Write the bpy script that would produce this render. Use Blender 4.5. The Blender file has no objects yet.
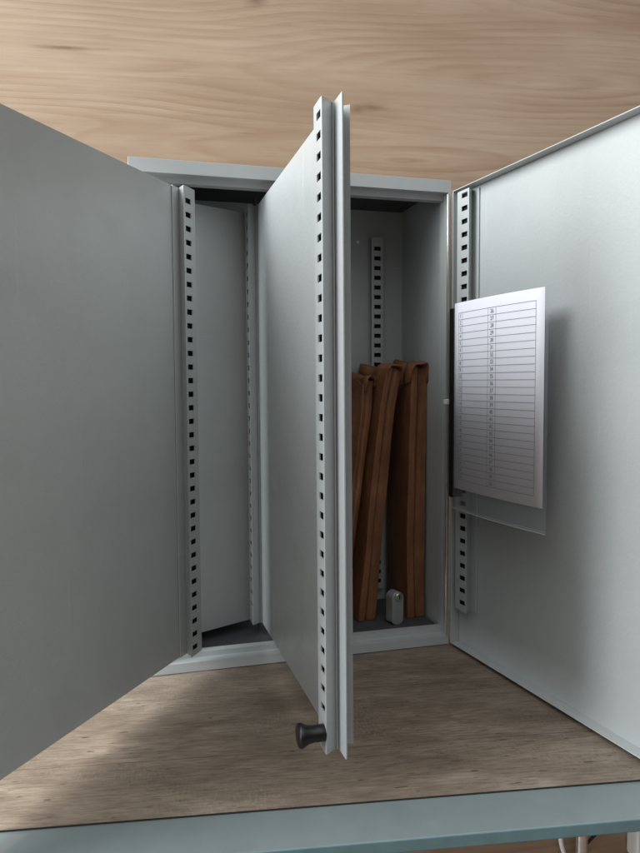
import bpy, bmesh, math, random
from mathutils import Vector, Matrix
random.seed(7)
scene = bpy.context.scene
COL = scene.collection
R = math.radians

# ------------------------------------------------------------------ materials
def new_mat(name):
    m = bpy.data.materials.new(name); m.use_nodes = True
    nt = m.node_tree
    return m, nt, nt.nodes['Principled BSDF']

def N(nt, kind, **inp):
    n = nt.nodes.new(kind)
    for k, v in inp.items():
        n.inputs[k.replace('_', ' ')].default_value = v
    return n

def ramp(nt, stops):
    n = nt.nodes.new('ShaderNodeValToRGB'); e = n.color_ramp.elements
    while len(e) < len(stops): e.new(0.5)
    for s, (p, c) in zip(e, stops):
        s.position = p; s.color = (*c, 1) if len(c) == 3 else c
    return n

def mix(nt, a, b, fac, mode='MIX'):
    n = nt.nodes.new('ShaderNodeMix'); n.data_type = 'RGBA'; n.blend_type = mode
    L = nt.links
    for sock, v in ((n.inputs['Factor'], fac), (n.inputs['A'], a), (n.inputs['B'], b)):
        if hasattr(v, 'is_linked') or hasattr(v, 'links'): L.new(v, sock)
        elif isinstance(v, (int, float)): sock.default_value = v
        else: sock.default_value = (*v, 1)
    return n.outputs['Result']

def mth(nt, op, a, b=0.0, c=None):
    n = nt.nodes.new('ShaderNodeMath'); n.operation = op
    for i, v in enumerate((a, b) if c is None else (a, b, c)):
        if hasattr(v, 'links'): nt.links.new(v, n.inputs[i])
        else: n.inputs[i].default_value = v
    return n.outputs[0]

def coords(nt, scale=(1, 1, 1), loc=(0, 0, 0), rot=(0, 0, 0)):
    tc = nt.nodes.new('ShaderNodeTexCoord'); mp = nt.nodes.new('ShaderNodeMapping')
    mp.inputs['Scale'].default_value = scale; mp.inputs['Location'].default_value = loc
    mp.inputs['Rotation'].default_value = rot
    nt.links.new(tc.outputs['Object'], mp.inputs['Vector'])
    return mp.outputs['Vector']

def noise(nt, vec, scale, detail=4, rough=.5, dist=0.0):
    n = N(nt, 'ShaderNodeTexNoise', Scale=scale, Detail=detail, Roughness=rough, Distortion=dist)
    nt.links.new(vec, n.inputs['Vector'])
    return n.outputs['Fac']

def powder(name, col, rough=.33, peel=.32, spec=.5):
    """light grey powder coat with orange peel, faint smudges and a little colour drift"""
    m, nt, b = new_mat(name)
    v = coords(nt)
    big = noise(nt, v, 9, 5, .6)
    r1 = ramp(nt, [(.3, tuple(c * .95 for c in col)), (.7, tuple(min(1, c * 1.03) for c in col))])
    nt.links.new(big, r1.inputs[0])
    fine = noise(nt, v, 60, 3, .6)
    dust = ramp(nt, [(.70, (0, 0, 0)), (.80, (1, 1, 1))]); nt.links.new(noise(nt, v, 420, 2, .5), dust.inputs[0])
    nt.links.new(mix(nt, r1.outputs[0], tuple(c * .86 for c in col), mth(nt, 'MULTIPLY', dust.outputs[0], .35)), b.inputs['Base Color'])
    nt.links.new(mth(nt, 'ADD', mth(nt, 'MULTIPLY', fine, .14), rough - .07), b.inputs['Roughness'])
    scr = noise(nt, coords(nt, (7, 7, 260), (0, 0, 0), (R(31), R(24), R(12))), 1.0, 2, .5)
    scr2 = noise(nt, coords(nt, (300, 300, 5), (3, 1, 2), (R(9), R(-6), 0)), 1.0, 2, .5)
    sm = ramp(nt, [(.735, (0, 0, 0)), (.765, (1, 1, 1))]); nt.links.new(mth(nt, 'MAXIMUM', scr, scr2), sm.inputs[0])
    smg = ramp(nt, [(.52, (0, 0, 0)), (.70, (1, 1, 1))]); nt.links.new(noise(nt, v, 16, 5, .65, .6), smg.inputs[0])
    lk0 = b.inputs['Base Color'].links[0].from_socket
    nt.links.new(mix(nt, mix(nt, lk0, tuple(c * .88 for c in col), mth(nt, 'MULTIPLY', smg.outputs[0], .45)), tuple(min(1, c * 1.3) for c in col), mth(nt, 'MULTIPLY', sm.outputs[0], .35)), b.inputs['Base Color'])
    lk1 = b.inputs['Roughness'].links[0].from_socket
    nt.links.new(mth(nt, 'ADD', lk1, mth(nt, 'MULTIPLY', smg.outputs[0], .12)), b.inputs['Roughness'])
    b.inputs['Specular IOR Level'].default_value = spec
    pv = noise(nt, v, 300, 3, .5)
    bp = N(nt, 'ShaderNodeBump', Strength=peel, Distance=.0008)
    nt.links.new(pv, bp.inputs['Height']); nt.links.new(bp.outputs[0], b.inputs['Normal'])
    return m

def plain(name, col, rough=.5, metal=0.0, var=.12, bump=0.0, bscale=300):
    m, nt, b = new_mat(name)
    v = coords(nt)
    f = noise(nt, v, 40, 4, .6)
    r = ramp(nt, [(.3, tuple(c * (1 - var) for c in col)), (.7, tuple(min(1, c * (1 + var)) for c in col))])
    nt.links.new(f, r.inputs[0]); nt.links.new(r.outputs[0], b.inputs['Base Color'])
    b.inputs['Roughness'].default_value = rough; b.inputs['Metallic'].default_value = metal
    if bump:
        bp = N(nt, 'ShaderNodeBump', Strength=bump, Distance=.001)
        nt.links.new(noise(nt, v, bscale, 4, .6), bp.inputs['Height']); nt.links.new(bp.outputs[0], b.inputs['Normal'])
    return m

def wall_oak():
    """oak laminate with horizontal grain: soft nested growth rings, long fibres and a few small knots"""
    m, nt, b = new_mat('oak_laminate')
    L = nt.links
    wob = noise(nt, coords(nt, (.9, 1, 5.0)), 1.2, 2, .4, .2)
    wob2 = noise(nt, coords(nt, (4.0, 1, 20.0), (4, 0, 1)), 1.3, 2, .5)
    tc = nt.nodes.new('ShaderNodeTexCoord')
    def pith(x, z, sx, sz):
        g = nt.nodes.new('ShaderNodeVectorMath'); g.operation = 'LENGTH'
        mp = nt.nodes.new('ShaderNodeMapping')
        mp.inputs['Scale'].default_value = (sx, 0, sz); mp.inputs['Location'].default_value = (-x * sx, 0, -z * sz)
        L.new(tc.outputs['Object'], mp.inputs['Vector']); L.new(mp.outputs[0], g.inputs[0])
        return g.outputs['Value']
    f = pith(.18, .735, 2.2, 15)
    for (x, z, sx, sz, o) in ((-.62, .745, 1.2, 17, .35), (.0, .62, 1.4, 11, 1.0), (.42, .86, 1.5, 12, .75), (-.35, .90, 1.6, 12, .8), (.2, -.36, 1.4, 11, .2)):
        f = mth(nt, 'SMOOTH_MIN', f, mth(nt, 'ADD', pith(x, z, sx, sz), o), .3)
    f = mth(nt, 'ADD', mth(nt, 'ADD', f, mth(nt, 'MULTIPLY', wob, 1.05)), mth(nt, 'MULTIPLY', wob2, .09))
    ph = mth(nt, 'FRACT', mth(nt, 'MULTIPLY', f, 7.5))
    ring = ramp(nt, [(0, (.05, .05, .05)), (.30, (.0, .0, .0)), (.78, (.8, .8, .8)), (.86, (1, 1, 1)), (1, (.05, .05, .05))])
    L.new(ph, ring.inputs[0])
    ph2 = mth(nt, 'FRACT', mth(nt, 'MULTIPLY', f, 23.0))
    ring2 = ramp(nt, [(0, (0, 0, 0)), (.5, (1, 1, 1)), (1, (0, 0, 0))]); L.new(ph2, ring2.inputs[0])
    fib = noise(nt, coords(nt, (5, 1, 150)), 1.0, 5, .62)
    pore = noise(nt, coords(nt, (16, 1, 520), (3, 0, 0)), 1.0, 3, .6)
    tone = noise(nt, coords(nt, (1.1, 1, 7), (0, 0, 2)), 1.5, 4, .55)
    amp = ramp(nt, [(.36, (.06, .06, .06)), (.64, (1, 1, 1))])
    L.new(noise(nt, coords(nt, (2.2, 1, 9), (7, 0, 3)), 1.5, 3, .55), amp.inputs[0])
    base = ramp(nt, [(.30, (.255, .172, .112)), (.5, (.360, .264, .184)), (.72, (.440, .336, .245))])
    L.new(tone, base.inputs[0])
    c = mix(nt, base.outputs[0], (.235, .140, .083), mth(nt, 'MULTIPLY', mth(nt, 'MULTIPLY', ring.outputs[0], amp.outputs[0]), .62))
    c = mix(nt, c, (.28, .175, .108), mth(nt, 'MULTIPLY', mth(nt, 'MULTIPLY', ring2.outputs[0], amp.outputs[0]), .22))
    rf = ramp(nt, [(.38, (0, 0, 0)), (.68, (1, 1, 1))]); L.new(fib, rf.inputs[0])
    c = mix(nt, c, (.27, .170, .105), mth(nt, 'MULTIPLY', rf.outputs[0], .46))
    rp = ramp(nt, [(.60, (0, 0, 0)), (.72, (1, 1, 1))]); L.new(pore, rp.inputs[0])
    c = mix(nt, c, (.17, .10, .06), mth(nt, 'MULTIPLY', rp.outputs[0], .42))
    kn = noise(nt, coords(nt, (40, 1, 120)), 1, 3)
    for (x, z, sx, sz) in ((-.195, .820, 60, 120), (-.040, .690, 45, 150), (-.060, .686, 80, 160), (-.44, .748, 22, 330), (.30, .66, 40, 200)):
        k = mth(nt, 'ADD', pith(x, z, sx, sz), mth(nt, 'MULTIPLY', kn, 1.3))
        kr = ramp(nt, [(.35, (1, 1, 1)), (.75, (.35, .35, .35)), (1, (0, 0, 0))]); L.new(mth(nt, 'MULTIPLY', k, .55), kr.inputs[0])
        c = mix(nt, c, (.15, .080, .045), mth(nt, 'MULTIPLY', kr.outputs[0], .75))
    L.new(c, b.inputs['Base Color'])
    b.inputs['Roughness'].default_value = .48; b.inputs['Specular IOR Level'].default_value = .35
    bp = N(nt, 'ShaderNodeBump', Strength=.06, Distance=.0004)
    L.new(fib, bp.inputs['Height']); L.new(bp.outputs[0], b.inputs['Normal'])
    return m

def board_oak():
    """grey-brown rustic oak print: planks along X, fine fibres, cross saw marks, short dark checks"""
    m, nt, b = new_mat('rustic_grey_oak')
    L = nt.links
    v = coords(nt)
    br = N(nt, 'ShaderNodeTexBrick', Scale=1.0, Mortar_Size=.0006, Mortar_Smooth=.2, Bias=0.0, Brick_Width=1.25, Row_Height=.118)
    br.offset = .37
    br.inputs['Color1'].default_value = (.35, .35, .35, 1); br.inputs['Color2'].default_value = (.65, .65, .65, 1)
    br.inputs['Mortar'].default_value = (0, 0, 0, 1)
    mp = coords(nt, (1, 1, 1), (.3, .037, 0)); L.new(mp, br.inputs['Vector'])
    tone = noise(nt, coords(nt, (6.0, 20, 1)), 1.6, 6, .66, .5)
    base = ramp(nt, [(.28, (.115, .088, .066)), (.5, (.218, .173, .132)), (.72, (.35, .290, .228))])
    L.new(mth(nt, 'ADD', mth(nt, 'MULTIPLY', tone, .82), mth(nt, 'MULTIPLY', br.outputs['Color'], .18)), base.inputs[0])
    c = base.outputs[0]
    fib = noise(nt, coords(nt, (42, 420, 1)), 1, 6, .75)
    rf = ramp(nt, [(.44, (0, 0, 0)), (.62, (1, 1, 1))]); L.new(fib, rf.inputs[0])
    c = mix(nt, c, (.075, .054, .039), mth(nt, 'MULTIPLY', rf.outputs[0], .55))
    cross = noise(nt, coords(nt, (430, 150, 1), (0, 0, 0), (0, 0, R(8))), 1, 4, .7)
    rc = ramp(nt, [(.48, (0, 0, 0)), (.68, (1, 1, 1))]); L.new(cross, rc.inputs[0])
    patch = ramp(nt, [(.45, (0, 0, 0)), (.62, (1, 1, 1))]); L.new(noise(nt, coords(nt, (6, 12, 1), (2, 0, 0)), 1, 3), patch.inputs[0])
    c = mix(nt, c, (.37, .32, .265), mth(nt, 'MULTIPLY', mth(nt, 'MULTIPLY', rc.outputs[0], patch.outputs[0]), .34))
    chk = noise(nt, coords(nt, (48, 230, 1), (5, 0, 0), (0, 0, R(-4))), 1, 3, .55)
    rk = ramp(nt, [(.655, (0, 0, 0)), (.70, (1, 1, 1))]); L.new(chk, rk.inputs[0])
    c = mix(nt, c, (.045, .028, .020), mth(nt, 'MULTIPLY', rk.outputs[0], .8))
    seam = mth(nt, 'MULTIPLY', br.outputs['Fac'], .55)
    c = mix(nt, c, (.09, .062, .045), seam)
    L.new(c, b.inputs['Base Color'])
    L.new(mth(nt, 'ADD', mth(nt, 'MULTIPLY', fib, .2), .36), b.inputs['Roughness'])
    b.inputs['Specular IOR Level'].default_value = .4
    bp = N(nt, 'ShaderNodeBump', Strength=.25, Distance=.0006)
    L.new(mth(nt, 'SUBTRACT', mth(nt, 'MULTIPLY', cross, .4), fib), bp.inputs['Height']); L.new(bp.outputs[0], b.inputs['Normal'])
    return m

def leather():
    m, nt, b = new_mat('brown_folder_stock')
    L = nt.links
    v = coords(nt)
    t = noise(nt, coords(nt, (1, 1, .35)), 45, 5, .65)
    r = ramp(nt, [(.3, (.130, .052, .023)), (.55, (.220, .094, .042)), (.8, (.36, .170, .082))])
    L.new(t, r.inputs[0])
    vo = noise(nt, v, 420, 3, .6)
    L.new(r.outputs[0], b.inputs['Base Color'])
    b.inputs['Roughness'].default_value = .5; b.inputs['Specular IOR Level'].default_value = .4
    bp = N(nt, 'ShaderNodeBump', Strength=.6, Distance=.0018)
    L.new(mth(nt, 'ADD', mth(nt, 'MULTIPLY', vo, .4), t), bp.inputs['Height']); L.new(bp.outputs[0], b.inputs['Normal'])
    return m

def film():
    m, nt, b = new_mat('clear_plastic_film')
    b.inputs['Base Color'].default_value = (.9, .92, .95, 1)
    b.inputs['Roughness'].default_value = .12
    tr = nt.nodes.new('ShaderNodeBsdfTransparent'); tr.inputs[0].default_value = (.90, .91, .93, 1)
    mx = nt.nodes.new('ShaderNodeMixShader')
    gl = N(nt, 'ShaderNodeBsdfGlossy', Roughness=.14)
    f = N(nt, 'ShaderNodeFresnel', IOR=1.35)
    df = N(nt, 'ShaderNodeBsdfDiffuse'); df.inputs[0].default_value = (.75, .78, .82, 1)
    m2 = nt.nodes.new('ShaderNodeMixShader'); m2.inputs[0].default_value = .12
    nt.links.new(tr.outputs[0], m2.inputs[1]); nt.links.new(df.outputs[0], m2.inputs[2])
    nt.links.new(f.outputs[0], mx.inputs[0]); nt.links.new(m2.outputs[0], mx.inputs[1]); nt.links.new(gl.outputs[0], mx.inputs[2])
    nt.links.new(mx.outputs[0], nt.nodes['Material Output'].inputs['Surface'])
    return m

M = dict(
    powder=powder('light_grey_powder_coat', (.41, .43, .428)),
    powder_frame=powder('frame_powder_coat', (.41, .43, .428), .45, .06),
    dark=plain('slot_black', (.006, .006, .007), .8),  # near-black for the shade in rail slots, and for the keyway
    zinc=plain('zinc_steel', (.62, .60, .55), .28, 1.0),
    edge=plain('worn_steel_edge', (.42, .41, .40), .5, .3),
    white=plain('white_plastic', (.80, .80, .78), .4, var=.03),
    black=plain('black_plastic', (.003, .003, .0035), .35, bump=.05, bscale=900),
    paper=plain('printer_paper', (.78, .79, .86), .75, var=.012, bump=.05, bscale=120),
    ink=plain('printed_ink', (.20, .20, .23), .8, var=.05),
    film=film(),
    seam=plain('welded_film_seam', (.55, .57, .60), .3, var=.1),
    oak=wall_oak(), board=board_oak(), board_edge=plain('board_dark_core', (.020, .017, .016), .8),
    leather=leather(), dark_grey=plain('dark_grey_matt', (.055, .057, .062), .7, var=.2, bump=.15),
    lock=plain('satin_nickel', (.36, .365, .37), .45, .45, .05),
    brass=plain('worn_nickel_plug', (.60, .57, .50), .3, 1.0),
    glass=plain('backpainted_glass', (.165, .196, .200), .09, var=.05),
    glass_edge=plain('green_glass_edge', (.105, .178, .190), .12, var=.1),
    chrome=plain('chrome_tube', (.72, .71, .70), .22, 1.0),
    floor=plain('dark_floor', (.16, .11, .08), .5),
    glint_mat=plain('glint_white', (.85, .85, .85), .25, var=.02),
)

# ------------------------------------------------------------------ helpers
def obj(name, bm, mat, parent=None, smooth=False, mats=None, mw=None):
    me = bpy.data.meshes.new(name)
    bmesh.ops.recalc_face_normals(bm, faces=bm.faces[:])
    bm.to_mesh(me); bm.free()
    for x in (mats or [mat]): me.materials.append(M[x])
    if smooth:
        for p in me.polygons: p.use_smooth = True
    o = bpy.data.objects.new(name, me); COL.objects.link(o)
    if parent: o.parent = parent
    if mw: o.matrix_basis = mw
    return o

def bevel(o, w=.0008, seg=2):
    md = o.modifiers.new('bevel', 'BEVEL'); md.width = w; md.segments = seg; md.limit_method = 'ANGLE'; md.angle_limit = R(40)
    md.harden_normals = False
    return o

def solid(o, t, off=0.0, inner=None):
    md = o.modifiers.new('solid', 'SOLIDIFY'); md.thickness = t; md.offset = off
    if inner is not None: md.material_offset = inner; md.material_offset_rim = 0
    return o

def box(bm, x0, x1, y0, y1, z0, z1, mi=0):
    v = [bm.verts.new(p) for p in ((x0,y0,z0),(x1,y0,z0),(x1,y1,z0),(x0,y1,z0),(x0,y0,z1),(x1,y0,z1),(x1,y1,z1),(x0,y1,z1))]
    for f in ((0,3,2,1),(4,5,6,7),(0,1,5,4),(1,2,6,5),(2,3,7,6),(3,0,4,7)):
        bm.faces.new([v[i] for i in f]).material_index = mi
    return bm

def quad(bm, pts, mi=0):
    f = bm.faces.new([bm.verts.new(p) for p in pts]); f.material_index = mi; return f

def extrude_profile(bm, pts, z0, z1, mi=0):
    """open polyline in XY swept along Z as a sheet"""
    a = [bm.verts.new((x, y, z0)) for x, y in pts]; b = [bm.verts.new((x, y, z1)) for x, y in pts]
    for i in range(len(pts) - 1):
        bm.faces.new((a[i], a[i+1], b[i+1], b[i])).material_index = mi

def lathe(bm, prof, axis='Z', n=32, mi=0, mtx=None):
    rings = []
    for r, h in prof:
        ring = []
        for k in range(n):
            t = 2 * math.pi * k / n
            p = Vector((r * math.cos(t), r * math.sin(t), h))
            if mtx: p = mtx @ p
            ring.append(bm.verts.new(p))
        rings.append(ring)
    for a, b in zip(rings, rings[1:]):
        for k in range(n):
            bm.faces.new((a[k], a[(k+1) % n], b[(k+1) % n], b[k])).material_index = mi
    bm.faces.new(rings[0][::-1]).material_index = mi; bm.faces.new(rings[-1]).material_index = mi

def tube(bm, pts, r, n=10):
    pts = [Vector(p) for p in pts]
    # Catmull-Rom resample
    q = []
    for i in range(len(pts) - 1):
        p0 = pts[max(i-1, 0)]; p1 = pts[i]; p2 = pts[i+1]; p3 = pts[min(i+2, len(pts)-1)]
        for s in range(8):
            t = s / 8
            q.append(.5 * ((2*p1) + (p2-p0)*t + (2*p0-5*p1+4*p2-p3)*t*t + (3*p1-p0-3*p2+p3)*t**3))
    q.append(pts[-1])
    rings = []
    for i, p in enumerate(q):
        d = (q[min(i+1, len(q)-1)] - q[max(i-1, 0)]).normalized()
        u = d.orthogonal().normalized() if not rings else (u - d * u.dot(d)).normalized()
        w = d.cross(u)
        rings.append([bm.verts.new(p + r * (math.cos(2*math.pi*k/n) * u + math.sin(2*math.pi*k/n) * w)) for k in range(n)])
    for a, b in zip(rings, rings[1:]):
        for k in range(n): bm.faces.new((a[k], a[(k+1) % n], b[(k+1) % n], b[k]))
    bm.faces.new(rings[0][::-1]); bm.faces.new(rings[-1])

def thing(name, label, cat, loc=(0, 0, 0), rotz=0, group=None):
    o = bpy.data.objects.new(name, None); o.empty_display_size = .02; COL.objects.link(o)
    o.location = loc; o.rotation_euler = (0, 0, rotz)
    o['label'] = label; o['category'] = cat
    if group: o['group'] = group
    return o

def tag(o, label, cat, group=None, kind=None):
    o['label'] = label; o['category'] = cat
    if group: o['group'] = group
    if kind: o['kind'] = kind
    return o

def frame(origin, ux, uy=None):
    """matrix whose local x = ux (horizontal), z up, y completing"""
    x = Vector((ux[0], ux[1], 0)).normalized(); z = Vector((0, 0, 1)); y = z.cross(x)
    m = Matrix((x, y, z)).transposed().to_4x4(); m.translation = Vector(origin)
    return m

# ------------------------------------------------------------------ setting
TD = Vector((.4809, -.0677, 0)).normalized()           # direction of table edge and wall
TN = Vector((-TD.y, TD.x, 0))                           # away from the viewer
ANG = math.atan2(TD.y, TD.x)
bm = bmesh.new(); box(bm, -2.2, 2.6, 0, .018, -.75, 2.2)
wall = obj('wall', bm, 'oak', mw=Matrix.Translation((.3628, .158, 0)) @ Matrix.Rotation(ANG, 4, 'Z'))
# wall texture is read in wall-local coordinates, shifted so that x matches the cabinet
tag(wall, 'pale oak laminate wall with horizontal grain behind the cabinet', 'wall', kind='structure')
bm = bmesh.new(); box(bm, -3.2, 3.6, -3.0, 1.2, -.80, -.75)
fl = obj('floor', bm, 'floor'); tag(fl, 'brown floor under the table', 'floor', kind='structure')

# table: painted glass top with a green polished edge, on slim steel legs
FR = Vector((.127, -.2764, 0))                          # a point on the front edge of the board
tmw = Matrix.Translation(FR) @ Matrix.Rotation(ANG, 4, 'Z')
table = thing('glass_table', 'teal glass table with green polished edge under the wood print board', 'table', (FR.x, FR.y, -.75), ANG)
DEPTH = (Vector((.3628, .158, 0)) - FR).dot(TN)
bm = bmesh.new(); box(bm, -.9, 1.0, -.0455, DEPTH - .004, -.0117 + .75, -.0017 + .75)
for f in bm.faces:
    f.material_index = 0 if abs(f.calc_center_median().z - (.75 - .0017)) < .001 or abs(f.calc_center_median().z - (.75 - .0117)) < .001 else 1
tt = obj('tabletop', bm, 'glass', table, mats=['glass', 'glass_edge']); bevel(tt, .0012, 3)
for lx, ly in ((.437, DEPTH - .03), (-.8, DEPTH - .03)):
    bm = bmesh.new(); lathe(bm, [(.0085, 0), (.0085, .735)], n=24, mtx=Matrix.Translation((lx, ly, 0)))
    obj('leg', bm, 'chrome', table, smooth=False)

# board
bm = bmesh.new(); box(bm, -.85, .95, 0, DEPTH - .006, -.0014, 0)
top = [f for f in bm.faces if f.normal.z > .5 or f.calc_center_median().z > -.0001]
for f in bm.faces: f.material_index = 0 if f.calc_center_median().z > -.0001 else 1
board = obj('tabletop_board', bm, 'board', mats=['board', 'board_edge'], mw=tmw)
tag(board, 'grey brown wood print board with dark cut edge lying on glass table', 'board')

# ------------------------------------------------------------------ cabinet
W, H, D, T = .3628, .55, .150, .0014
cab = thing('key_cabinet', 'open light grey steel key cabinet with swing panels and slotted rails', 'cabinet', (0, 0, .0006))
def part(name, bm, mat, **k): return obj(name, bm, mat, cab, **k)

bm = bmesh.new()
box(bm, 0, T, .0014, D, 0, H); box(bm, W-T, W, .0014, D, 0, H)
box(bm, T, W-T, .0014, D, 0, T); box(bm, T, W-T, .0014, D, H-T, H)
box(bm, T, W-T, .0014+.02, D, .0115, .0127)             # raised floor pan
part('body', bm, 'powder')
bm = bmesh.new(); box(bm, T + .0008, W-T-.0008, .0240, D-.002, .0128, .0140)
part('floor_dark_sheet', bm, 'dark_grey')  # dark grey sheet added over the floor pan to darken it
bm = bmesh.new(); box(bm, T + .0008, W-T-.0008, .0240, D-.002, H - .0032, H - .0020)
part('ceiling_shade_sheet', bm, 'dark_grey')  # dark sheet added under the top, its colour stands in for ceiling shade
bm = bmesh.new(); box(bm, T, W-T, D-.0016, D-.0002, .0137, H-T); part('back_panel', bm, 'powder')

# front frame: outer flange, a step back, then an inner lip
FT, FB, FS = .0140, .0105, .0085      # flange heights: top, bottom, sides
def ringframe(bm, y, o, i):           # o,i = (x0,x1,z0,z1)
    a = [bm.verts.new(p) for p in ((o[0],y,o[2]),(o[1],y,o[2]),(o[1],y,o[3]),(o[0],y,o[3]))]
    b = [bm.verts.new(p) for p in ((i[0],y,i[2]),(i[1],y,i[2]),(i[1],y,i[3]),(i[0],y,i[3]))]
    return a, b
def strip(bm, a, b):
    for k in range(4): bm.faces.new((a[k], a[(k+1) % 4], b[(k+1) % 4], b[k]))
bm = bmesh.new()
o1 = (0, W, 0, H); i1 = (FS+.004, W-.0026, FB, H-FT); i2 = (FS+.007, W-.0032, FB+.0065, H-FT-.0065)
def lp(y, r): return [bm.verts.new(p) for p in ((r[0],y,r[2]),(r[1],y,r[2]),(r[1],y,r[3]),(r[0],y,r[3]))]
l0 = lp(0, o1); l1 = lp(0, i1); l2 = lp(.012, i1); l3 = lp(.012, i2); l4 = lp(.022, i2)
for a, b in ((l0, l1), (l1, l2), (l2, l3), (l3, l4)): strip(bm, a, b)
fr = part('front_frame', bm, 'powder_frame'); solid(fr, .0012, 0); bevel(fr, .0006, 2)

# ------------------------------------------------------------------ slotted rail
def make_rail(parent, name, u_fold, v0, h0, h1, so=.0115, face=.0215, slot=(.0025, .0135), pitch=.015, first=.012, sl_h=.0056, far_base=.012, near_base=.0135):
    """hat rail in panel coordinates: x = u (towards free edge), y = v (stand-off), z up. The slotted face runs from u_fold back by `face`."""
    u1, u0 = u_fold, u_fold - face
    s0, s1 = u1 - slot[1], u1 - slot[0]
    bm = bmesh.new()
    zs = [h0]; z = h0 + first; cells = []
    while z + sl_h < h1 - .0025:
        zs += [z, z + sl_h]; z += pitch
    zs.append(h1)
    us = [u0, s0, s1, u1]
    grid = [[bm.verts.new((u, v0 + so, zz)) for u in us] for zz in zs]
    for r in range(len(zs) - 1):
        for c in range(3):
            if c == 1 and r % 2 == 1: continue
            bm.faces.new((grid[r][c], grid[r][c+1], grid[r+1][c+1], grid[r+1][c]))
    # undercut flank and spot-welded foot on the free side, straight flank on the other
    foot = u1 - .0085
    def col(u, v): return [bm.verts.new((u, v, zz)) for zz in (h0, h1)]
    def join(a0, a1, b): bm.faces.new((a0, a1, b[1], b[0]))
    b1 = col(foot, v0 + .0011); b2 = col(foot + near_base, v0 + .0011)
    a = [grid[r][3] for r in range(len(zs))]
    bm.faces.new(a + [b1[1], b1[0]])
    bm.faces.new((b1[0], b1[1], b2[1], b2[0]))
    c1 = col(u0 + .003, v0 + .0011); c2 = col(u0 + .003 - far_base, v0 + .0011)
    a = [grid[r][0] for r in range(len(zs))]
    bm.faces.new(a + [c1[1], c1[0]])
    if far_base > .001: bm.faces.new((c1[0], c1[1], c2[1], c2[0]))
    o = obj(name, bm, 'powder', parent, mats=['powder', 'powder'])
    solid(o, .0011, 0)
    bm = bmesh.new(); box(bm, u0 + .0022, u1 - .0052, v0 + so - .0040, v0 + so - .0030, h0 + .003, h1 - .003)  # black strip close behind the slots, standing in for their shade
    ins = obj('slot_shade_strip', bm, 'dark', o)
    return o

# ------------------------------------------------------------------ swing panels
PZ, PH = .0262, .4918
def make_panel(name, far, th, length, side, label=None, rails=(), near_flange=True):
    """far = hinge edge (x, y); direction towards the free edge; side = +1 visible face on local +y, -1 on local -y"""
    root_m = frame((far[0], far[1], PZ), th)
    bm = bmesh.new()
    t = .0014
    box(bm, 0, length, -t/2, t/2, 0, PH)
    p = obj(name, bm, 'powder', cab, mw=root_m)
    if label: p['label'] = label
    bevel(p, .0004, 2)
    return p

# mid panel: local x points to the viewer, local y: z cross x
MTH, MTILT = -.007, .0086
mid = make_panel('swing_panel', (.1449, .0691), (-math.sin(MTH), -math.cos(MTH)), .3478, 1, 'middle swing panel standing edge on with a black knob')
mid.matrix_basis = Matrix.Translation((0, 0, .0034)) @ mid.matrix_basis @ Matrix.Rotation(-MTILT, 4, 'Y')
# visible (left, -X) face is local -y here: z x (-Y) = +X, so v = -y
def flip_rail(parent, u_fold, side, **k):
    r = make_rail(parent, 'slotted_rail', u_fold, .0007, 0.0, PH, **k)
    if side < 0:
        r.matrix_basis = Matrix.Scale(-1, 4, (0, 1, 0))
    return r
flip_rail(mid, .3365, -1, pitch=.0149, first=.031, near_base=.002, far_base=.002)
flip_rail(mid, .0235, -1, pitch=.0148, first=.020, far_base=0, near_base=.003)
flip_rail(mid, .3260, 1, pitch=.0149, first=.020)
# knob
bm = bmesh.new()
lathe(bm, [(.0062, 0), (.0066, .0006), (.0064, .005), (.0062, .009), (.0070, .0135), (.0088, .0172), (.0094, .0185), (.0094, .0200), (.0086, .0212), (.0060, .0216)], n=40,
      mtx=Matrix.Translation((.3310, -.0122, .0150)) @ Matrix.Rotation(R(90), 4, 'X'))
kn = obj('pull_knob', bm, 'black', mid, smooth=True)

ldir = (-math.sin(R(35.26)), -math.cos(R(35.26)))
left = make_panel('swing_panel', (.0565, -.0008), ldir, .372, 1, 'left swing panel turned away with its plain grey face in shade')
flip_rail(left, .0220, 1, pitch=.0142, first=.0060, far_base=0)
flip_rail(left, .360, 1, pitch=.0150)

pdir = (math.cos(R(26.07)), math.sin(R(26.07)))
p3 = make_panel('swing_panel', (.0150, .0200), pdir, .1345, 1, 'short dark grey panel at the back between the two swing panels')

# pivots that carry the panels in the cabinet
for (x, y, par_len) in ((.1449, .0691, 0), (.0565, -.0008, 0)):
    yy = max(y, .012)
    for z0, z1 in ((.0140, PZ + .004), (PZ + PH - .004, H - .0150)):
        bm = bmesh.new()
        lathe(bm, [(.0022, z0), (.0022, z1)], n=16, mtx=Matrix.Translation((x, yy + .004, 0)))
        obj('hinge_pivot', bm, 'dark_grey', cab)

# back rail, seen dimly behind the folders
br = make_rail(cab, 'slotted_rail', .0078, .0, .0, .478, so=.0085, face=.0155, slot=(.0028, .0125), pitch=.01293, first=.008, far_base=.001, near_base=.001)
br.matrix_basis = Matrix.Translation((.3225, D - .0018, .032)) @ Matrix.Rotation(R(180), 4, 'Z')
br['label'] = 'slotted rail on the cabinet back wall above the folders'
br2 = make_rail(cab, 'slotted_rail', .0078, .0, .0, .478, so=.0085, face=.0155, slot=(.0028, .0125), pitch=.01293, first=.008, far_base=.001, near_base=.001)
br2.matrix_basis = Matrix.Translation((.0500, D - .0018, .032)) @ Matrix.Rotation(R(180), 4, 'Z')
bm = bmesh.new()
lathe(bm, [(.0024, 0), (.0024, .0010), (.0016, .0016)], n=20, mtx=Matrix.Translation((.2975, D - .0016, .5045)) @ Matrix.Rotation(R(90), 4, 'X'))
part('glint_dot', bm, 'glint_mat', smooth=False)  # white head stands in for a bright glint on the back panel

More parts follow.
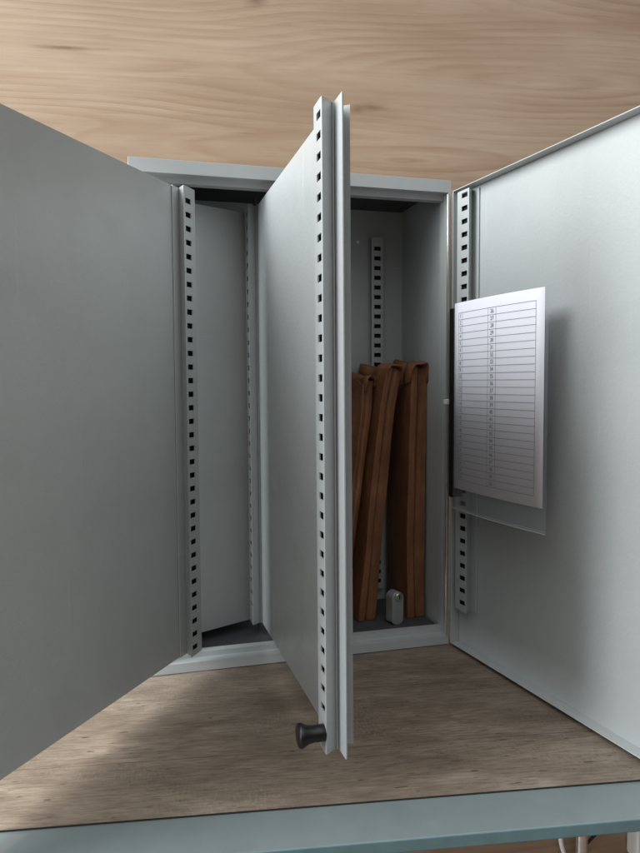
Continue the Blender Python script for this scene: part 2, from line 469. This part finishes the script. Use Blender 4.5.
# ------------------------------------------------------------------ door
TH = R(6.88)
DO = (.3625, -.0055)
dm = frame((DO[0], DO[1], .0033), (math.sin(TH), -math.cos(TH)))   # local x outwards, local y = z cross x -> to the right (+X)
DW, DH, DP = .358, .5334, .0120
bm = bmesh.new()
box(bm, 0, DW, DP, DP + .0012, 0, DH)                    # skin
box(bm, 0, DW, 0, DP, DH - .0012, DH); box(bm, 0, DW, 0, DP, 0, .0012)
box(bm, DW - .0012, DW, 0, DP, .0012, DH - .0012); box(bm, 0, .0012, .0, DP, .0012, DH - .0012)
box(bm, -.0046, -.0002, .0022, .0034, .004, DH - .004)   # filler strip, added to keep the gap dark
door = obj('door', bm, 'powder', cab, mw=dm); bevel(door, .0005, 2)
door['label'] = 'open door on the right with its inner face lit'
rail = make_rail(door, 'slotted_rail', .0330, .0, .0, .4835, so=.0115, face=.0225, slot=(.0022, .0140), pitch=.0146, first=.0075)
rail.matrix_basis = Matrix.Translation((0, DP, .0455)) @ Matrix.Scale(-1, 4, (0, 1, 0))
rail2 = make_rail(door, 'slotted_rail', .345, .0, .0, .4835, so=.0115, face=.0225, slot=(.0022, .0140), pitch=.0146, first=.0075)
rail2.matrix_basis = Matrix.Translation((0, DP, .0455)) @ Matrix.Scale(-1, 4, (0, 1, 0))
bm = bmesh.new(); lathe(bm, [(.0017, .012), (.0017, DH - .004)], n=20, mtx=Matrix.Translation((-.0030, -.0035, 0)))
obj('hinge_rod', bm, 'zinc', door, smooth=False)
bm = bmesh.new(); box(bm, -.0075, .0005, -.0062, -.0012, .2865, .2925)
bevel(obj('hinge_clip', bm, 'white', door), .0005)

# ------------------------------------------------------------------ list in its sleeve on the door
OFF = -.0150                                              # in front of the door rim
sl = thing('document_sleeve', 'clear plastic sleeve with black spine hanging on the open door', 'sleeve')
sl.matrix_basis = dm
def bow(u): return OFF - .0038 * math.sin(math.pi * min(1, max(0, u))) 
bm = bmesh.new(); box(bm, .0185, .0262, -.0150, -.0012, .1815, .3965)
bevel(obj('spine', bm, 'black', sl), .0008)
PX0, PX1, PZ0, PZ1 = .0300, .1815, .1935, .4010
def sheet(bm, x0, x1, z0, z1, dy, n=14):
    cols = []
    for i in range(n + 1):
        x = x0 + (x1 - x0) * i / n
        y = bow((x - PX0) / (PX1 - PX0)) + dy
        cols.append((bm.verts.new((x, y, z0)), bm.verts.new((x, y, z1))))
    for a, b in zip(cols, cols[1:]): bm.faces.new((a[0], b[0], b[1], a[1]))
bm = bmesh.new(); sheet(bm, .0263, PX1 + .004, .1690, PZ1 + .001, .0012)
back = obj('sleeve_film', bm, 'film', sl, smooth=True)
bm = bmesh.new(); sheet(bm, .0263, PX1 + .0035, .1690, .1698, .0008); sheet(bm, .0300, PX1 + .003, .1712, .1716, .0008)
obj('film_seam', bm, 'seam', sl, smooth=True)

doc = thing('key_list', 'white paper list with numbered ruled rows in the sleeve on the door', 'paper')
doc.matrix_basis = dm
bm = bmesh.new(); sheet(bm, PX0, PX1, PZ0, PZ1, 0)
pp = obj('paper_sheet', bm, 'paper', doc, smooth=True)
solid(pp, .00025, 0)
# ruled table
TX = [.0395, .0475, .0985, .1120, .1705]
TZ1, TZ0, ROWS = .3895, .2040, 25
bm = bmesh.new()
lw = .00034
for r in range(ROWS + 1):
    z = TZ1 + (TZ0 - TZ1) * r / ROWS
    sheet(bm, TX[0], TX[4], z - lw/2, z + lw/2, -.00045, 16)
for x in TX:
    sheet(bm, x - lw/2, x + lw/2, TZ0, TZ1, -.0005, 1)
obj('ruled_lines', bm, 'ink', doc)
# numbers
dg = bpy.context.evaluated_depsgraph_get()
def text_mesh(bm, s, x, z, size, dy):
    cu = bpy.data.curves.new('t', 'FONT'); cu.body = s; cu.size = size; cu.align_x = 'CENTER'; cu.align_y = 'CENTER'
    o = bpy.data.objects.new('t', cu); COL.objects.link(o)
    bpy.context.view_layer.update()
    me = bpy.data.meshes.new_from_object(o.evaluated_get(bpy.context.evaluated_depsgraph_get()))
    # text lies in local xy; the sheet is read from -y
    me.transform(Matrix(((1,0,0,x),(0,0,-1,bow((x-PX0)/(PX1-PX0))+dy),(0,1,0,z),(0,0,0,1))))
    bm.from_mesh(me)
    bpy.data.objects.remove(o); bpy.data.curves.remove(cu); bpy.data.meshes.remove(me)
for first, x in ((1, (TX[0] + TX[1]) / 2), (26, (TX[2] + TX[3]) / 2)):
    bm = bmesh.new()
    for r in range(ROWS):
        text_mesh(bm, str(r + first), x, TZ1 + (TZ0 - TZ1) * (r + .5) / ROWS, .0058, -.0005)
    obj('row_numbers', bm, 'ink', doc)

# ------------------------------------------------------------------ brown folders
def make_folder(name, base, top_dx, width, depth, height, label, seed, flap=.03, rot=0):
    """folded brown pouch standing on its edge: front fold towards the viewer, crumpled folded top"""
    rnd = random.Random(seed)
    t = thing(name, label, 'folder', base, rot, 'brown folders standing in the cabinet')
    nz, ny, nx = 30, 10, 6
    bm = bmesh.new()
    bands = [rnd.uniform(-1, 1) for _ in range(12)]
    def pos(i, j, k):                                      # i along x, j along y, k along z
        s, d, z = i / nx, j / ny, k / nz
        top = max(0, (z - .86) / .14)
        wdt = width * (1 - .10 * z) * (1 - .28 * top * d)
        x = (s - .5) * wdt + width / 2 + top_dx * z
        # pinch of the front fold and slack between the leaves
        x += .0010 * math.sin(5 * z + seed) * (1 - d) + .0004 * math.sin(15 * z + 2 * seed + 3 * s)
        y = depth * d + (.0006 * math.sin(9 * z + 4 * s + seed) + (.0045 if i == 3 else 0.0) + (.0012 if i > 3 else 0.0)) * (1 - d)
        zz = height * z
        zz += top * (.005 * math.sin(5.5 * d + seed) * (1 - s) + .010 * d * (.6 - s) + .002 * math.sin(9 * s + seed * 2) + .0015 * rnd.uniform(-1, 1))
        x += top * (.004 * math.sin(11 * d + seed))
        return (x, y, zz)
    idx = {}
    def vert(i, j, k):
        if (i, j, k) not in idx: idx[(i, j, k)] = bm.verts.new(pos(i, j, k))
        return idx[(i, j, k)]
    for k in range(nz):
        for i in range(nx):
            bm.faces.new((vert(i,0,k), vert(i+1,0,k), vert(i+1,0,k+1), vert(i,0,k+1)))
            bm.faces.new((vert(i,ny,k), vert(i,ny,k+1), vert(i+1,ny,k+1), vert(i+1,ny,k)))
        for j in range(ny):
            bm.faces.new((vert(0,j,k), vert(0,j,k+1), vert(0,j+1,k+1), vert(0,j+1,k)))
            bm.faces.new((vert(nx,j,k), vert(nx,j+1,k), vert(nx,j+1,k+1), vert(nx,j,k+1)))
    for i in range(nx):
        for j in range(ny):
            bm.faces.new((vert(i,j,0), vert(i,j+1,0), vert(i+1,j+1,0), vert(i+1,j,0)))
            bm.faces.new((vert(i,j,nz), vert(i+1,j,nz), vert(i+1,j+1,nz), vert(i,j+1,nz)))
    b = obj('pouch', bm, 'leather', t, smooth=True); b.data.set_sharp_from_angle(angle=R(35))
    md = b.modifiers.new('bev', 'BEVEL'); md.width = .0018; md.segments = 2; md.limit_method = 'ANGLE'; md.angle_limit = R(50)
    # turned-over flap: a creased sheet lying over the top and down the sides
    bm = bmesh.new()
    n, mrows = 22, 14
    g = []
    for a in range(n + 1):
        d = a / n
        row = []
        for c in range(mrows + 1):
            s = c / mrows
            ang = math.pi * s
            wd = width * .82 * (1 - .22 * d)
            cx = width / 2 + top_dx * 1.0 + .004 * math.sin(11 * d + seed)
            ca, sa = math.cos(ang), math.sin(ang)
            bx = math.copysign(abs(ca) ** .55, ca); bz = abs(sa) ** .7
            x = cx - bx * (wd / 2 + .0008 + .0008 * math.sin(7 * d + seed + s * 5))
            zt = height + .005 * math.sin(5.5 * d + seed) * (1 - s) + .010 * d * (.6 - s)
            z = zt + .0040 * bz - (flap * (1 + .25 * math.sin(4 * d + seed))) * (1 - bz) ** 1.5 + .0020 * math.sin(13 * d + 6 * s + seed) + .0014 * math.sin(31 * d + 9 * s + 2 * seed)
            y = -.0015 + depth * 1.0 * d - .004 * math.sin(ang) * (1 - d) + .0015 * rnd.uniform(-1, 1)
            row.append(bm.verts.new((x, y, z)))
        g.append(row)
    for a in range(n):
        for c in range(mrows): bm.faces.new((g[a][c], g[a][c+1], g[a+1][c+1], g[a+1][c]))
    f = obj('top_flap', bm, 'leather', t, smooth=True)
    solid(f, .0014, 0)
    return t
FZ = .0145
make_folder('brown_folder', (.3335, .0600, FZ), .0030, .0255, .075, .322, 'tallest brown folder standing upright against the right cabinet wall', 3, .020)
make_folder('brown_folder', (.2690, .0630, FZ), .0375, .0245, .072, .318, 'leaning brown folder in the middle, between the upright one and the leftmost one', 8, .016, R(10))
make_folder('brown_folder', (.2330, .0520, FZ), .0580, .0200, .088, .306, 'brown folder leaning furthest, leftmost beside the middle swing panel edge', 5, .012, R(27))

# ------------------------------------------------------------------ small lock cylinder on the cabinet floor
lk = thing('lock_cylinder', 'small silver lock cylinder standing on the cabinet floor before the folders', 'lock', (.3130, .0500, .0143), R(12))
bm = bmesh.new()
prof = []
for k in range(17):
    a = math.pi * k / 16
    prof.append((.0085 * math.cos(a), .0330 + .0085 * math.sin(a)))
for k in range(9):
    a = math.pi + math.pi * k / 8
    prof.append((.0082 * math.cos(a), .0052 + .0052 * math.sin(a)))
fr_ = [bm.verts.new((x, -.0075, z)) for x, z in prof]; bk_ = [bm.verts.new((x, .0075, z)) for x, z in prof]
bm.faces.new(fr_); bm.faces.new(bk_[::-1])
for k in range(len(prof)): bm.faces.new((fr_[k], bk_[k], bk_[(k+1) % len(prof)], fr_[(k+1) % len(prof)]))
lb = obj('lock_body', bm, 'lock', lk); bevel(lb, .0008, 3)
bm = bmesh.new()
lathe(bm, [(.0050, 0), (.0050, .0014), (.0044, .0020), (.0024, .0023)], n=28, mtx=Matrix.Translation((.0008, -.0073, .0350)) @ Matrix.Rotation(R(90), 4, 'X'))
pg = obj('lock_plug', bm, 'brass', lk, smooth=False)
bm = bmesh.new(); box(bm, .0005, .0015, -.0101, -.0094, .0325, .0375); obj('keyway', bm, 'dark', lk)

# ------------------------------------------------------------------ cables and socket on the wall below the table
def wp(s, z, out=.006):
    p = Vector((.0, 0, 0)) + Vector((.3628, .158, 0)) - TD * ((Vector((.3628, .158, 0))).dot(TD)) 
    q = Vector((.3628, .158, 0)) + TD * (s - .336) - TN * out
    return (q.x, q.y, z)
bm = bmesh.new(); tube(bm, [wp(.572, -.10, .012), wp(.573, -.25, .012), wp(.575, -.345, .012), wp(.583, -.385, .012), wp(.597, -.42, .012), wp(.62, -.52, .012), wp(.62, -.74, .012)], .0033)
tag(obj('white_cable', bm, 'white', smooth=True), 'white cable hanging down the wall below the table', 'cable')
bm = bmesh.new(); tube(bm, [wp(.66, -.30, .008), wp(.645, -.345, .008), wp(.625, -.368, .008), wp(.602, -.392, .008), wp(.585, -.44, .008), wp(.58, -.74, .008)], .0022)
tag(obj('black_cable', bm, 'black', smooth=True), 'thin black cable slanting across the wall below the table', 'cable')
sk = thing('wall_socket', 'white socket box low on the wall at the right frame edge', 'socket', wp(.715, -.395, 0), ANG)
bm = bmesh.new(); box(bm, -.028, .028, -.030, -.0005, 0, .075); bevel(obj('socket_housing', bm, 'white', sk), .003, 3)
bm = bmesh.new(); tube(bm, [(.002, -.033, .07), (-.006, -.036, .03), (-.016, -.034, .0), (-.03, -.034, -.06), (-.03, -.03, -.34)], .0022)
obj('plug_cord', bm, 'black', sk, smooth=True)

# ------------------------------------------------------------------ light
wd = bpy.data.worlds.new('World'); scene.world = wd; wd.use_nodes = True
wn_ = wd.node_tree
bg = wn_.nodes['Background']
wtc = wn_.nodes.new('ShaderNodeTexCoord'); pass
wr = ramp(wn_, [(0, (.015, .013, .012)), (.50, (.03, .029, .028)), (.66, (.12, .123, .126)), (.85, (.51, .52, .52)), (1, (.71, .72, .72))])
wdt = wn_.nodes.new('ShaderNodeVectorMath'); wdt.operation = 'DOT_PRODUCT'; wdt.inputs[1].default_value = (-.10, -.05, .994)
wn_.links.new(wtc.outputs['Generated'], wdt.inputs[0])
wn_.links.new(mth(wn_, 'MULTIPLY_ADD', wdt.outputs['Value'], .5, .5), wr.inputs[0]); wn_.links.new(wr.outputs[0], bg.inputs[0])
bg.inputs[1].default_value = 2.0
def area(name, loc, target, sx, sy, power, col):
    l = bpy.data.lights.new(name, 'AREA'); l.shape = 'RECTANGLE'; l.size = sx; l.size_y = sy; l.energy = power; l.color = col
    o = bpy.data.objects.new(name, l); COL.objects.link(o); o.location = loc
    d = Vector(target) - Vector(loc)
    o.rotation_euler = d.to_track_quat('-Z', 'Y').to_euler()
    return o
area('window_light', (-1.75, -.20, 1.10), (.1, -.08, .33), 1.28, 2.5, 116, (.92, .97, 1.0))

# ------------------------------------------------------------------ camera
cd = bpy.data.cameras.new('Camera'); cam = bpy.data.objects.new('Camera', cd); COL.objects.link(cam); scene.camera = cam
F, PT, RL, YW = 713.35, R(-3.4967), R(.321), R(-15.1508)
cd.sensor_fit = 'VERTICAL'; cd.sensor_height = 24; cd.lens = F * 24 / 853
cd.clip_start = .01; cd.clip_end = 50
cy, sy = math.cos(YW), math.sin(YW)
Rz = Matrix.Rotation(YW, 3, 'Z'); Rx = Matrix.Rotation(PT, 3, 'X'); Ry = Matrix.Rotation(RL, 3, 'Y')
A = Rz @ Rx @ Ry                                            # columns right, forward, up
rgt, fwd, up = A.col[0], A.col[1], A.col[2]
cam.matrix_world = Matrix(((rgt.x, up.x, -fwd.x, -.0067), (rgt.y, up.y, -fwd.y, -.7764), (rgt.z, up.z, -fwd.z, .3165), (0, 0, 0, 1)))

scene.view_settings.view_transform = 'Standard'; scene.view_settings.look = 'None'
scene.view_settings.exposure = .27; scene.view_settings.gamma = 1
